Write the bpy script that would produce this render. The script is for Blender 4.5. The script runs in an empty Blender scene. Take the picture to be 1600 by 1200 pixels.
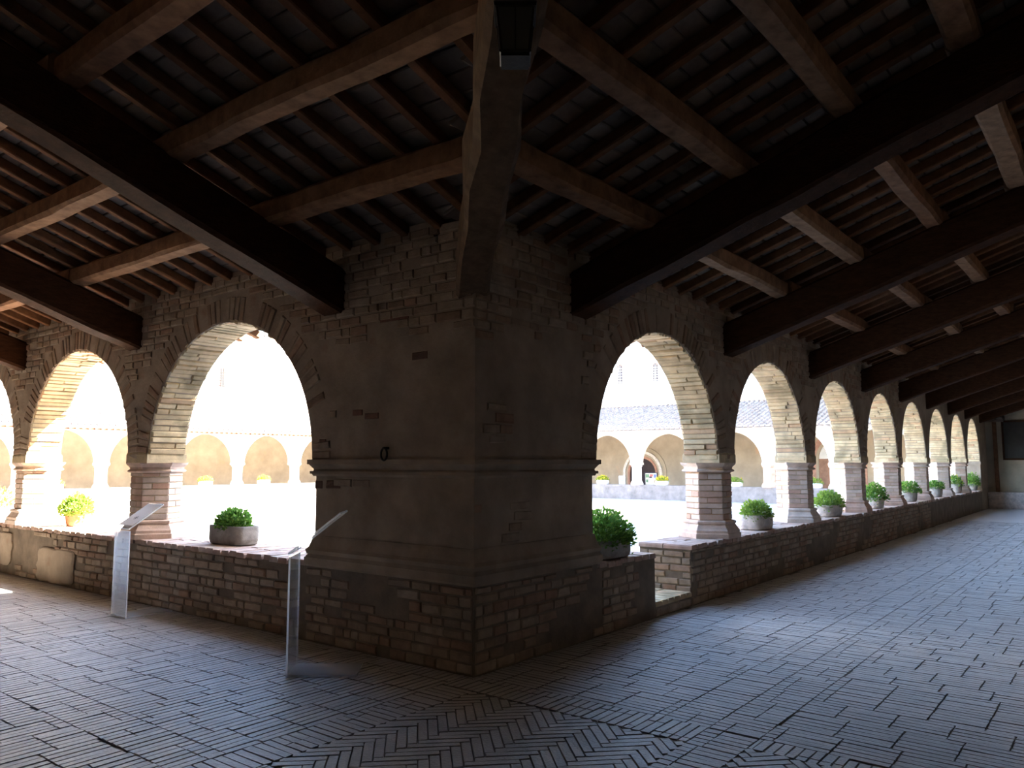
import bpy, math, random
import numpy as np
from mathutils import Vector, Matrix, noise

# ------------------------------------------------------------------ camera, sky, sun, exposure
S = bpy.context.scene
COL = S.collection
PITCH = math.radians(5.6874)
PHI = math.radians(38.092)
CAM = Vector((-4.514, -3.898, 1.58))
FPX = 1225.0
_fh = Vector((math.cos(PHI), math.sin(PHI), 0)); _rt = Vector((math.sin(PHI), -math.cos(PHI), 0)); _zz = Vector((0, 0, 1))
FWD = _fh*math.cos(PITCH) + _zz*math.sin(PITCH); UPV = -_fh*math.sin(PITCH) + _zz*math.cos(PITCH)
cd = bpy.data.cameras.new('camera'); cam = bpy.data.objects.new('camera', cd); COL.objects.link(cam)
cd.sensor_width = 36; cd.lens = FPX/1600*36; cd.clip_start = .05; cd.clip_end = 400
M = Matrix((_rt, UPV, -FWD)).transposed().to_4x4(); M.translation = CAM
cam.matrix_world = M
S.camera = cam

SUN_DIR = Vector((.80, -.95, 1.0)).normalized()          # towards the sun
w = bpy.data.worlds.new('sky'); S.world = w; w.use_nodes = True
nt = w.node_tree; nt.nodes.clear()
sky = nt.nodes.new('ShaderNodeTexSky'); sky.sky_type = 'NISHITA'; sky.sun_disc = False
sky.sun_elevation = math.asin(SUN_DIR.z); sky.sun_rotation = math.atan2(SUN_DIR.x, SUN_DIR.y)
sky.altitude = 200; sky.air_density = 1.0; sky.dust_density = 1.2; sky.ozone_density = 1.0
bg = nt.nodes.new('ShaderNodeBackground'); bg.inputs[1].default_value = .22
ow = nt.nodes.new('ShaderNodeOutputWorld')
nt.links.new(sky.outputs[0], bg.inputs[0]); nt.links.new(bg.outputs[0], ow.inputs[0])
sd = bpy.data.lights.new('sun', 'SUN'); sd.energy = 10.0; sd.angle = .0093; sd.color = (1, .92, .78)
sun = bpy.data.objects.new('sun', sd); COL.objects.link(sun)
sun.rotation_euler = SUN_DIR.to_track_quat('Z', 'Y').to_euler(); sun.location = (10, -20, 30)
S.view_settings.view_transform = 'Standard'; S.view_settings.look = 'None'
S.view_settings.gamma = 1; S.view_settings.use_curve_mapping = False
S.view_settings.exposure = 3.8
S.cycles.diffuse_bounces = 6; S.cycles.max_bounces = 12; S.cycles.transparent_max_bounces = 12
S.cycles.sample_clamp_indirect = 6.0

rnd = random.Random(7)
SL = .335                                                  # roof slope

# ------------------------------------------------------------------ materials
def mat(name, cols, rough=.85, nscale=3.0, namt=.35, bump=.25, bscale=40.0, spec=.3, stretch=None, metal=0.0, dirt=None):
    """cols: list of colours picked per piece, mottled by noise at the world position"""
    m = bpy.data.materials.new(name); m.use_nodes = True
    t = m.node_tree; N = t.nodes; L = t.links; N.clear()
    out = N.new('ShaderNodeOutputMaterial'); b = N.new('ShaderNodeBsdfPrincipled')
    L.new(b.outputs[0], out.inputs[0])
    b.inputs['Roughness'].default_value = rough; b.inputs['Specular IOR Level'].default_value = spec; b.inputs['Metallic'].default_value = metal
    g = N.new('ShaderNodeNewGeometry'); oi = N.new('ShaderNodeObjectInfo')
    ad = N.new('ShaderNodeMath'); ad.operation = 'ADD'; L.new(g.outputs['Random Per Island'], ad.inputs[0]); L.new(oi.outputs['Random'], ad.inputs[1])
    fr = N.new('ShaderNodeMath'); fr.operation = 'FRACT'; L.new(ad.outputs[0], fr.inputs[0])
    cr = N.new('ShaderNodeValToRGB'); e = cr.color_ramp.elements
    if len(cols) == 1: cols = cols*2
    for i, c in enumerate(cols):
        el = e[i] if i < 2 else e.new(1)
        el.position = i/(len(cols)-1); el.color = (*c, 1)
    L.new(fr.outputs[0], cr.inputs[0])
    pos = g.outputs['Position']
    if stretch:
        mp = N.new('ShaderNodeMapping'); mp.inputs['Scale'].default_value = stretch; L.new(pos, mp.inputs[0]); pos = mp.outputs[0]
    nz = N.new('ShaderNodeTexNoise'); nz.inputs['Scale'].default_value = nscale; nz.inputs['Detail'].default_value = 6; nz.inputs['Roughness'].default_value = .62
    L.new(pos, nz.inputs[0])
    mr = N.new('ShaderNodeMapRange'); mr.inputs[1].default_value = .3; mr.inputs[2].default_value = .7
    mr.inputs[3].default_value = 1-namt; mr.inputs[4].default_value = 1+namt*.7; L.new(nz.outputs[0], mr.inputs[0])
    mx = N.new('ShaderNodeMix'); mx.data_type = 'RGBA'; mx.blend_type = 'MULTIPLY'; mx.inputs[0].default_value = 1
    L.new(cr.outputs[0], mx.inputs[6]); L.new(mr.outputs[0], mx.inputs[7])
    c = mx.outputs[2]
    if dirt:
        n2 = N.new('ShaderNodeTexNoise'); n2.inputs['Scale'].default_value = dirt[1]; n2.inputs['Detail'].default_value = 4; L.new(g.outputs['Position'], n2.inputs[0])
        m2 = N.new('ShaderNodeMapRange'); m2.inputs[1].default_value = dirt[2]; m2.inputs[2].default_value = dirt[2]+.12; L.new(n2.outputs[0], m2.inputs[0])
        x2 = N.new('ShaderNodeMix'); x2.data_type = 'RGBA'; x2.inputs[7].default_value = (*dirt[0], 1)
        L.new(m2.outputs[0], x2.inputs[0]); L.new(c, x2.inputs[6]); c = x2.outputs[2]
    L.new(c, b.inputs['Base Color'])
    if bump:
        nb = N.new('ShaderNodeTexNoise'); nb.inputs['Scale'].default_value = bscale; nb.inputs['Detail'].default_value = 5; L.new(pos, nb.inputs[0])
        bp = N.new('ShaderNodeBump'); bp.inputs['Strength'].default_value = bump; bp.inputs['Distance'].default_value = .01
        L.new(nb.outputs[0], bp.inputs['Height']); L.new(bp.outputs[0], b.inputs['Normal'])
    return m

BRICK = mat('old_brick', [(.33,.245,.165), (.385,.295,.21), (.42,.335,.245), (.30,.215,.145), (.35,.225,.15), (.39,.31,.22), (.28,.21,.15)], .92, 7, .3, .4, 60)
PALEBRICK = mat('washed_brick', [(0.635, 0.496, 0.301), (0.698, 0.564, 0.353), (0.55, 0.418, 0.248), (0.666, 0.535, 0.324), (0.581, 0.37, 0.218)], .92, 5, .3, .4, 50, dirt=((.36,.29,.17), 2.6, .52))
PINKBRICK = mat('pink_brick', [(0.69, 0.54, 0.437), (0.759, 0.632, 0.529), (0.632, 0.425, 0.322), (0.736, 0.609, 0.494), (0.598, 0.38, 0.276)], .9, 6, .25, .35, 60)
PLASTER = mat('worn_plaster', [(0.374, 0.298, 0.218)], .95, 2.2, .32, .45, 22, dirt=((.33,.22,.15), 3.2, .63))
MORTAR = mat('lime_mortar', [(0.216, 0.169, 0.122)], .95, 4, .35, .4, 40)
COPING = mat('coping_brick', [(.46,.31,.24), (.52,.38,.30), (.42,.26,.19), (.55,.44,.36)], .85, 8, .3, .35, 60)
FLOORB = mat('floor_brick', [(0.219, 0.19, 0.17), (0.251, 0.222, 0.203), (0.193, 0.161, 0.14), (0.233, 0.213, 0.203), (0.266, 0.219, 0.19)], .6, 5, .4, .4, 55, spec=1.0, dirt=((.20,.17,.15), 1.3, .58))
FLOORM = mat('floor_joint', [(.19,.17,.15)], .9, 6, .3, .3, 50)
WOODD = mat('dark_beam_wood', [(0.062, 0.026, 0.012)], .8, 9, .4, .5, 30, stretch=(1, 1, 3), spec=.06)
VALLEY = mat('valley_beam_wood', [(0.152, 0.1, 0.06)], .8, 9, .4, .5, 30, spec=.06)
WOODP = mat('purlin_wood', [(0.301, 0.169, 0.092), (0.248, 0.133, 0.076), (0.336, 0.204, 0.12)], .8, 8, .4, .45, 34, spec=.06)
WOODR = mat('rafter_wood', [(0.178, 0.085, 0.041), (0.219, 0.109, 0.053), (0.146, 0.069, 0.036)], .8, 9, .35, .4, 36, spec=.06)
TILE = mat('ceiling_tile', [(0.213, 0.175, 0.143), (0.178, 0.143, 0.118), (0.243, 0.207, 0.171), (0.2, 0.15, 0.118), (0.156, 0.132, 0.114)], .9, 6, .3, .35, 40)
DECK = mat('roof_deck', [(0.112, 0.091, 0.077)], .95, 6, .3, .2)
STONE = mat('grey_stone', [(.36,.33,.29)], .9, 9, .35, .6, 70)
PALESTONE = mat('pale_stone', [(0.686, 0.607, 0.541)], .9, 9, .35, .6, 60)
WHITEPOT = mat('white_pot', [(.75,.74,.72)], .6, 6, .1, .1)
TERRA = mat('terracotta', [(.50,.24,.13)], .85, 9, .25, .2)
SOIL = mat('soil', [(.06,.045,.03)], .95, 20, .4, .6, 60)
LEAF = mat('leaf_green', [(0.128, 0.272, 0.043), (0.204, 0.391, 0.068), (0.093, 0.204, 0.034), (0.323, 0.476, 0.085)], .55, 20, .25, 0, spec=.4)
LEAFY = mat('leaf_yellow_green', [(0.204, 0.324, 0.048), (0.288, 0.408, 0.072), (0.132, 0.24, 0.036)], .55, 20, .25, 0, spec=.4)
FLOWER = mat('yellow_flower', [(.85,.66,.03), (.9,.75,.08), (.8,.58,.02)], .6, 20, .1, 0)
IRON = mat('black_iron', [(.02,.018,.016)], .55, 20, .3, .2, 60, spec=.5, metal=.6)
FARPLASTER = mat('cream_plaster', [(.80,.72,.58)], .95, 1.5, .1, .2, 20)
FARWALL = mat('far_gallery_plaster', [(0.403, 0.324, 0.23)], .95, 1.2, .22, .3, 18, dirt=((.45,.30,.19), 1.6, .62))
CHURCH = mat('church_plaster', [(.82,.74,.66)], .95, 1.0, .1, .2, 14)
PINKBAND = mat('pink_brick_band', [(.68,.43,.31)], .95, 3, .2, .2)
COPPO = mat('roof_tile_clay', [(0.232, 0.186, 0.154), (0.27, 0.223, 0.186), (0.205, 0.163, 0.135), (0.279, 0.241, 0.214)], .9, 6, .25, .2)
FARSTONE = mat('far_parapet_brick', [(0.22, 0.193, 0.176), (0.264, 0.231, 0.209), (0.187, 0.165, 0.154), (0.286, 0.242, 0.209)], .95, 3, .35, .4, 20)
COBBLE = mat('courtyard_cobbles', [(0.422, 0.408, 0.385)], .9, 9, .38, .8, 14, dirt=((.45,.45,.43), 16, .55))
DOORW = mat('door_wood', [(.30,.16,.10)], .7, 6, .3, .2)
DARKIN = mat('dark_interior', [(.05,.035,.035)], .9, 4, .2, 0)
LUNET = mat('pale_lunette', [(.70,.68,.64)], .9, 3, .1, 0)
ENDWALL = mat('end_wall_plaster', [(0.525, 0.463, 0.338)], .95, 1.6, .2, .3, 18)
DARKPANEL = mat('dark_painting', [(.035,.032,.026), (.03,.03,.027)], .5, 3, .5, 0)
OUTER = mat('outer_wall_plaster', [(0.14, 0.108, 0.077)], .95, 1.5, .2, .2, 18)
WHITESIGN = mat('white_sign', [(.80,.80,.82)], .5, 3, .03, 0)
POSTERC = mat('poster_cream', [(.66,.62,.48)], .5, 14, .25, 0)
INK = mat('dark_print', [(.06,.06,.08)], .6, 3, .05, 0)
PR1 = mat('poster_red', [(.55,.12,.10)], .6, 3, .1, 0); PR2 = mat('poster_green', [(.12,.22,.12)], .6, 3, .1, 0); PR3 = mat('poster_blue', [(.12,.14,.28)], .6, 3, .1, 0)
PRINT = mat('printed_panel', [(.55,.57,.60)], .35, 3, .04, 0, spec=.5)
RED = mat('brick_red', [(.42,.22,.15), (.48,.28,.20), (.38,.19,.13)], .9, 5, .25, .3)

def glass_mat(name, col, rough, trans):
    m = bpy.data.materials.new(name); m.use_nodes = True
    b = m.node_tree.nodes['Principled BSDF']
    b.inputs['Base Color'].default_value = (*col, 1); b.inputs['Roughness'].default_value = rough
    b.inputs['Transmission Weight'].default_value = trans; b.inputs['IOR'].default_value = 1.45
    return m
for lm in (LEAF, LEAFY, FLOWER):                                    # thin leaves let light through
    t_ = lm.node_tree; pb = [n for n in t_.nodes if n.type == 'BSDF_PRINCIPLED'][0]; ou = [n for n in t_.nodes if n.type == 'OUTPUT_MATERIAL'][0]
    tr = t_.nodes.new('ShaderNodeBsdfTranslucent'); ms = t_.nodes.new('ShaderNodeMixShader'); ms.inputs[0].default_value = .5
    t_.links.new(pb.inputs['Base Color'].links[0].from_socket, tr.inputs[0])
    t_.links.new(pb.outputs[0], ms.inputs[1]); t_.links.new(tr.outputs[0], ms.inputs[2]); t_.links.new(ms.outputs[0], ou.inputs[0])
pf = [n for n in FLOORB.node_tree.nodes if n.type == 'BSDF_PRINCIPLED'][0]        # sheen added to brighten the bricks seen at a low angle
pf.inputs['Sheen Weight'].default_value = .7; pf.inputs['Sheen Roughness'].default_value = .45
def sheet_mat(name, haze, col, through=.5):
    """thin clear sheet: mostly see-through, a little haze, mirror at grazing angles"""
    m = bpy.data.materials.new(name); m.use_nodes = True; t = m.node_tree; N = t.nodes; L = t.links; N.clear()
    out = N.new('ShaderNodeOutputMaterial'); tr = N.new('ShaderNodeBsdfTransparent'); df = N.new('ShaderNodeBsdfDiffuse'); tl = N.new('ShaderNodeBsdfTranslucent'); gl = N.new('ShaderNodeBsdfGlossy')
    tr.inputs[0].default_value = (.93, .95, .96, 1); df.inputs[0].default_value = (*col, 1); tl.inputs[0].default_value = (*col, 1); gl.inputs['Roughness'].default_value = .06
    h = N.new('ShaderNodeMixShader'); h.inputs[0].default_value = through; L.new(df.outputs[0], h.inputs[1]); L.new(tl.outputs[0], h.inputs[2])
    a = N.new('ShaderNodeMixShader'); a.inputs[0].default_value = haze; L.new(tr.outputs[0], a.inputs[1]); L.new(h.outputs[0], a.inputs[2])
    fz = N.new('ShaderNodeFresnel'); fz.inputs[0].default_value = 1.45
    b = N.new('ShaderNodeMixShader'); hf = N.new('ShaderNodeMath'); hf.operation = 'MULTIPLY'; hf.inputs[1].default_value = .5; L.new(fz.outputs[0], hf.inputs[0]); L.new(hf.outputs[0], b.inputs[0]); L.new(a.outputs[0], b.inputs[1]); L.new(gl.outputs[0], b.inputs[2]); L.new(b.outputs[0], out.inputs[0])
    return m
ACRYL = sheet_mat('clear_acrylic', .2, (.85, .87, .9)); FOOT = sheet_mat('brightened_acrylic', .5, (.85, .87, .9), .12); EDGE = sheet_mat('acrylic_edge', .75, (.93, .95, .95))  # foot sheet made milky to brighten the plate; edge sheet whiter for its glow
PANE = glass_mat('lantern_glass', (.16, .16, .15), .2, .5)

# ------------------------------------------------------------------ helpers
class MB:
    def __init__(s): s.v = []; s.f = []
    def poly(s, pts):
        i = len(s.v); s.v += [tuple(p) for p in pts]; s.f.append(tuple(range(i, i+len(pts))))
    def quadgrid(s, A, B):
        """strip of quads between two equal-length point lists"""
        i = len(s.v); n = len(A); s.v += [tuple(p) for p in A] + [tuple(p) for p in B]
        for k in range(n-1): s.f.append((i+k, i+k+1, i+n+k+1, i+n+k))
    def hexa(s, p):
        """8 corners: 0-3 bottom loop, 4-7 top loop"""
        i = len(s.v); s.v += [tuple(q) for q in p]
        for f in ((3,2,1,0), (4,5,6,7), (0,1,5,4), (1,2,6,5), (2,3,7,6), (3,0,4,7)): s.f.append(tuple(i+k for k in f))
    def box(s, a, b):
        (x0,y0,z0), (x1,y1,z1) = a, b
        s.hexa([(x0,y0,z0),(x1,y0,z0),(x1,y1,z0),(x0,y1,z0),(x0,y0,z1),(x1,y0,z1),(x1,y1,z1),(x0,y1,z1)])
    def rings(s, R, cap=True):
        i = len(s.v); n = len(R[0])
        for r in R: s.v += [tuple(p) for p in r]
        for a in range(len(R)-1):
            for k in range(n): s.f.append((i+a*n+k, i+a*n+(k+1)%n, i+(a+1)*n+(k+1)%n, i+(a+1)*n+k))
        if cap:
            s.f.append(tuple(i+k for k in range(n-1, -1, -1))); s.f.append(tuple(i+(len(R)-1)*n+k for k in range(n)))
    def mesh(s, name, m, smooth=False):
        me = bpy.data.meshes.new(name); me.from_pydata(s.v, [], s.f); me.update()
        if m: me.materials.append(m)
        if smooth: me.polygons.foreach_set('use_smooth', [True]*len(me.polygons))
        return me
    def build(s, name, m, parent=None, smooth=False, kind=None):
        return link(name, s.mesh(name, m, smooth), parent, kind)

def link(name, me, parent=None, kind=None, M=None):
    o = bpy.data.objects.new(name, me); COL.objects.link(o)
    if parent is not None:
        o.parent = parent
        base = ORG.get(parent.name, Vector((0,0,0)))
        if M is not None:
            M = M.copy(); M.translation = M.translation - base; o.matrix_local = M
        else:
            o.location = -base
    elif M is not None: o.matrix_world = M
    if kind: o['kind'] = kind
    return o
ORG = {}
def thing(name, label, cat, loc=(0,0,0), group=None, kind='thing'):
    o = bpy.data.objects.new(name, None); COL.objects.link(o); o.location = loc; o.empty_display_size = .1
    ORG[o.name] = Vector(loc)
    o['label'] = label; o['category'] = cat; o['kind'] = kind
    if group: o['group'] = group
    return o
def struct(name, label, cat): return thing(name, label, cat, kind='structure')
def tag(o, label, cat, group=None, kind='thing'):
    o['label'] = label; o['category'] = cat; o['kind'] = kind
    if group: o['group'] = group
    return o

def proj(p):
    v = Vector(p)-CAM; z = v.dot(FWD)
    if z < .1: return None
    return 800+FPX*v.dot(_rt)/z, 600-FPX*v.dot(UPV)/z
def seen_area(c, U, V, N, l, h):
    """rough size of a piece in the view: used only to choose which pieces become objects of their own"""
    q = proj(c)
    if not q or q[0] < -30 or q[0] > 1630 or q[1] < -30 or q[1] > 1230: return 0
    d = Vector(c)-CAM; L = d.length
    f = -N.dot(d)/L
    return 0 if f <= 0 else l*h*f/(L*L)

# six irregular brick blanks: x length, y height, z outwards (front face at 0, back at -1)
def blank(k, bl=.035, bh=.13, jit=1.0):
    r = random.Random(100+k); b = MB()
    def ring(ix, iy, z, j): return [(sx*(.5-ix)+r.uniform(-j, j)*.02, sy*(.5-iy)+r.uniform(-j, j)*.06, z+r.uniform(-j, j)*.10) for sx, sy in ((-1,-1),(1,-1),(1,1),(-1,1))]
    b.rings([ring(0,0,-1,0), ring(0,0,-.35,.5*jit), ring(bl,bh,0,jit)], cap=False)
    i = len(b.v)-4; b.f.append((i,i+1,i+2,i+3))
    return b
BLANKS = [blank(k) for k in range(6)]
FLAT = [blank(20+k, .012, .07, .45) for k in range(6)]
_mesh_cache = {}
def blank_mesh(which, k, m):
    key = (which, k, m.name)
    if key not in _mesh_cache: _mesh_cache[key] = (BLANKS if which == 'B' else FLAT)[k].mesh('brick', m)
    return _mesh_cache[key]

def pieces(parent, items, m, name='brick', n_ind=300, which='B'):
    """items: (centre of front face, U, V, N, length, height, proud).  The n_ind largest in view become objects, the rest one stuff part"""
    if not items: return
    items = [(seen_area(it[0], *it[1:4], it[4], it[5]), i, it) for i, it in enumerate(items)]
    items.sort(key=lambda t: -t[0])
    bl = BLANKS if which == 'B' else FLAT
    V = []; F = []; n = 0
    for rank, (a, i, (c, U, W, N, l, h, pr)) in enumerate(items):
        k = rnd.randrange(6); flip = rnd.choice((-1, 1))
        R = Matrix((U*l*flip, W*h, N*pr)).transposed().to_4x4(); R.translation = Vector(c)
        if rank < n_ind and a > 0: link(name, blank_mesh(which, k, m), parent, None, R)
        else:
            A = np.array(bl[k].v); R3 = np.array(R.to_3x3()); V.append(A@R3.T+np.array(c))
            F += [tuple(q+n for q in f) for f in bl[k].f]; n += len(A)
    if V:
        me = bpy.data.meshes.new(name); me.from_pydata(np.concatenate(V).tolist(), [], F); me.update(); me.materials.append(m)
        link(name+'_mass', me, parent, 'stuff')

def brickwork(T, U, V, N, u0, u1, v0, v1, inside, items, row=.082, lmin=.16, lmax=.29, joint=.013, proud=.013, stone=.1):
    """courses of bricks on a face; T(u,v) gives the world point of the face"""
    v = v0
    while v < v1-.03:
        h = row*rnd.uniform(.88, 1.1)
        if v+h > v1: h = v1-v
        u = u0-rnd.uniform(0, .2)
        while u < u1:
            l = rnd.uniform(lmin, lmax) if rnd.random() > .22 else rnd.uniform(.09, .15)
            a, b = max(u, u0), min(u+l, u1)
            if b-a > .05 and inside((a+b)/2, v+h/2):
                pr = proud*rnd.uniform(.5, 1.35)
                c = Vector(T((a+b)/2, v+h/2))+N*pr
                if rnd.random() < .06: u += l; continue
                g = rnd.uniform(-.022, .022)
                items.append((c, U+V*g, V-U*g, N, b-a-joint, h-joint*rnd.uniform(.7, 1.2), pr+.02))
            u += l
        v += h

# frames: right wing wall face is y=0, left wing wall face is x=0
X, Y, Z = Vector((1,0,0)), Vector((0,1,0)), Vector((0,0,1))
TR = lambda u, d, z: (u, d, z)
TL = lambda u, d, z: (d, u, z)
WX, LY, FZ = 27.2, 28.0, -.12
TW = lambda u, d, z: (WX+.45-d, u, z+FZ)
TN = lambda u, d, z: (u, LY+.45-d, z+FZ)

# ------------------------------------------------------------------ arcades
ZS, THK = 1.60, .45
R_ARCH = [(1.73,4.50),(4.98,7.75),(8.20,10.85),(11.35,13.85),(14.25,16.85),(17.25,19.85),(20.25,22.75),(23.1,25.6)]
L_ARCH = [(1.95,4.93),(5.40,8.34),(8.80,11.65),(12.1,14.9),(15.35,18.1),(18.55,21.3),(21.75,24.5)]
def arc(a, b, rise, n=36, grow=0.0):
    c, r = (a+b)/2, (b-a)/2
    return [(c-(r+grow)*math.cos(math.pi*i/n), ZS+(rise+grow)*math.sin(math.pi*i/n)) for i in range(n+1)]
def arcade_core(T, arches, u0, u1, rise, ztop, name, m, parent, ztop_back=None):
    zb = ztop if ztop_back is None else ztop_back
    b = MB(); prev = u0
    def rect(a, c):
        b.hexa([T(a,0,ZS), T(c,0,ZS), T(c,THK,ZS), T(a,THK,ZS), T(a,0,ztop), T(c,0,ztop), T(c,THK,zb), T(a,THK,zb)])
    for (a, c) in arches:
        if a > prev: rect(prev, a)
        P = arc(a, c, rise)
        b.quadgrid([T(u,0,z) for u, z in P], [T(u,0,ztop) for u, z in P])
        b.quadgrid([T(u,THK,z) for u, z in P], [T(u,THK,zb) for u, z in P])
        b.quadgrid([T(u,0,z) for u, z in P], [T(u,THK,z) for u, z in P])
        b.quadgrid([T(u,0,ztop) for u, z in P], [T(u,THK,zb) for u, z in P])
        prev = c
    if u1 > prev: rect(prev, u1)
    return b.build(name, m, parent)

def voussoirs(T, U, W, arches, rise, items, depth2=True, ringl=.27, face=True):
    """courses round each arch: bricks on the soffit (two deep) and the ring on the gallery face"""
    for (a, c) in arches:
        n = 66
        P = arc(a, c, rise, n)
        for i in range(n):
            (ua, za), (ub, zb) = P[i], P[i+1]
            t = (U*(ub-ua)+Z*(zb-za)); L = t.length; t.normalize()
            cu, cz = (ua+ub)/2, (za+zb)/2
            ctr = U*((a+c)/2)+Z*ZS
            nin = (Z*t.dot(U)-U*t.dot(Z))*-1                       # towards the opening
            split = rnd.uniform(.12, .33)
            for d0, d1 in (((0.004, split), (split, THK-.004)) if rnd.random() < .4 else ((.004, THK-.004),)):
                pr = .012*rnd.uniform(.3, 2.4)
                p = Vector(T(cu, (d0+d1)/2, cz))+nin*pr
                items.append((p, W, t, nin, d1-d0-.008, L-.008, pr+.02))
def ring_face(T, U, N, arches, rise, items, ringl=.27, skip=.25):
    for (a, c) in arches:
        n = 58
        P = arc(a, c, rise, n); Q = arc(a, c, rise, n, ringl)
        for i in range(n):
            if rnd.random() < skip: continue
            m0 = ((P[i][0]+P[i+1][0])/2, (P[i][1]+P[i+1][1])/2); m1 = ((Q[i][0]+Q[i+1][0])/2, (Q[i][1]+Q[i+1][1])/2)
            rad = U*(m1[0]-m0[0])+Z*(m1[1]-m0[1]); l = rad.length; rad.normalize()
            tang = U*(P[i+1][0]-P[i][0])+Z*(P[i+1][1]-P[i][1]); h = tang.length*1.08; tang.normalize()
            pr = .012*rnd.uniform(.4, 1.3)
            p = Vector(T((m0[0]+m1[0])/2, 0, (m0[1]+m1[1])/2))+N*pr
            items.append((p, rad, tang, N, l-.02, h-.014, pr+.02))

def outside_arches(arches, rise, grow):
    def f(u, z):
        for (a, c) in arches:
            cu, r = (a+c)/2, (c-a)/2
            if z > ZS and ((u-cu)/(r+grow))**2+((z-ZS)/(rise+grow))**2 < 1: return False
        return True
    return f

ZTOP, ZTOPB = 3.545, 3.395
wr = struct('wall_right', 'brick arcade wall of the right gallery with eight round arches', 'wall')
wl = struct('wall_left', 'brick arcade wall of the left gallery with round arches and exposed ring bricks', 'wall')
arcade_core(TR, R_ARCH, 0, 27.2, 1.37, ZTOP, 'masonry', PLASTER, wr, ZTOPB)
arcade_core(TL, L_ARCH, 0.45, 28.0, 1.43, ZTOP, 'masonry', PLASTER, wl, ZTOPB)
it = []; voussoirs(TR, X, Y, R_ARCH, 1.37, it); pieces(wr, it, PALEBRICK, 'soffit_brick', 260)
it = []; voussoirs(TL, Y, X, L_ARCH[:4], 1.43, it); pieces(wl, it, PALEBRICK, 'soffit_brick', 240)
it = []; ring_face(TR, X, -Y, R_ARCH[:4], 1.37, it, skip=.45); pieces(wr, it, BRICK, 'voussoir', 150)
it = []; ring_face(TL, Y, -X, L_ARCH[:3], 1.43, it, skip=.3); pieces(wl, it, BRICK, 'voussoir', 130)
def spandrel(arches, rise, seed, thr):
    out = outside_arches(arches, rise, .30)
    def f(u, z):
        if not out(u, z): return False
        n = noise.noise((u*1.1+seed, z*1.3, seed))
        if u < (1.75 if arches is R_ARCH else 1.95):                 # over the corner pier only the upper courses are bare
            lim = 2.72+.25*noise.noise((u*2.3, 3.1, seed))
            if u < .75: lim -= .25*(1-u/.75)
            return z > lim or (n > .46 and z > 1.7)
        return z > 2.75+.2*n or n > thr
    return f
it = []; brickwork(lambda u, v: TR(u, 0, v), X, Z, -Y, .0, 15.0, ZS+.12, ZTOP-.02, spandrel(R_ARCH, 1.37, 3.7, .18), it); pieces(wr, it, BRICK, 'brick', 260)
it = []; brickwork(lambda u, v: TL(u, 0, v), Y, Z, -X, .0, 13.0, ZS+.12, ZTOP-.02, spandrel(L_ARCH, 1.43, 9.2, .0), it); pieces(wl, it, BRICK, 'brick', 300)

# ------------------------------------------------------------------ corner pier
wc = struct('wall_corner', 'massive brick corner pier between the two arcades with stone base and impost mouldings', 'wall')
def Lbox(b, z0, z1, o0, o1):
    """L-shaped block of the corner pier between two heights, swollen by o0 below and o1 above"""
    def ring(z, o): return [(-o,-o,z), (1.73+o,-o,z), (1.73+o,.45,z), (.45,.45,z), (.45,1.95+o,z), (-o,1.95+o,z)]
    b.rings([ring(z0, o0), ring(z1, o1)])
b = MB(); Lbox(b, 0, .66, 0, 0); b.build('footing', MORTAR, wc)
b = MB(); Lbox(b, .90, 1.48, -.03, -.03); b.build('shaft', PLASTER, wc)
b = MB()
for z0, z1, o0, o1 in ((.655,.675,.02,.03), (.675,.735,.035,.035), (.735,.765,.03,.012), (.765,.80,.02,.03), (.80,.825,.03,.012), (.825,.90,.008,-.015), (.90,.925,-.01,-.02)): Lbox(b, z0, z1, o0, o1)
mo = b.build('base_moulding', PLASTER, wc)
b = MB()
for z0, z1, o0, o1 in ((1.455,1.475,-.01,0), (1.475,1.50,.012,.012), (1.50,1.515,-.01,-.012), (1.515,1.56,-.015,.02), (1.56,1.603,.032,.032)): Lbox(b, z0, z1, o0, o1)
b.build('impost_moulding', PLASTER, wc)
def pier_low(seed):
    return lambda u, z: noise.noise((u*1.3+seed, z*1.6, 1.7)) < .30
it = []
brickwork(lambda u, v: (u, 0, v), X, Z, -Y, .01, 1.80, .005, .645, pier_low(2.0), it, stone=.3)
brickwork(lambda u, v: (0, u, v), Y, Z, -X, .01, 1.98, .005, .645, pier_low(5.0), it)
def sparse(seed): return lambda u, z: noise.noise((u*2.1+seed, z*2.6, .3)) > .34
brickwork(lambda u, v: (u, .03, v), X, Z, -Y, .03, 1.70, .94, 1.44, sparse(1.0), it, proud=.008)
brickwork(lambda u, v: (.03, u, v), Y, Z, -X, .03, 1.92, .94, 1.44, sparse(4.0), it, proud=.008)
pieces(wc, it, BRICK, 'brick', 280)
SPOTS_UP = [(.901,2.786,.358,.049), (.593,2.44,.175,.068), (1.339,2.005,.133,.056), (1.158,1.971,.177,.055), (1.80,1.764,.091,.046)]
SPOTS_LOW = [(1.678,1.383,.193,.084), (1.88,1.377,.10,.081)]
OLD = mat('exposed_red_brick', [(.20,.11,.07), (.16,.10,.07), (.24,.12,.08)], .92, 6, .3, .4, 50)
it = [(Vector((-.006, y, z)), Y, Z, -X, l, h, .03) for y, z, l, h in SPOTS_UP]; pieces(wl, it, OLD, 'bare_brick', 20)
it = [(Vector((.024, y, z)), Y, Z, -X, l, h, .03) for y, z, l, h in SPOTS_LOW]; pieces(wc, it, OLD, 'bare_brick', 20)

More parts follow.
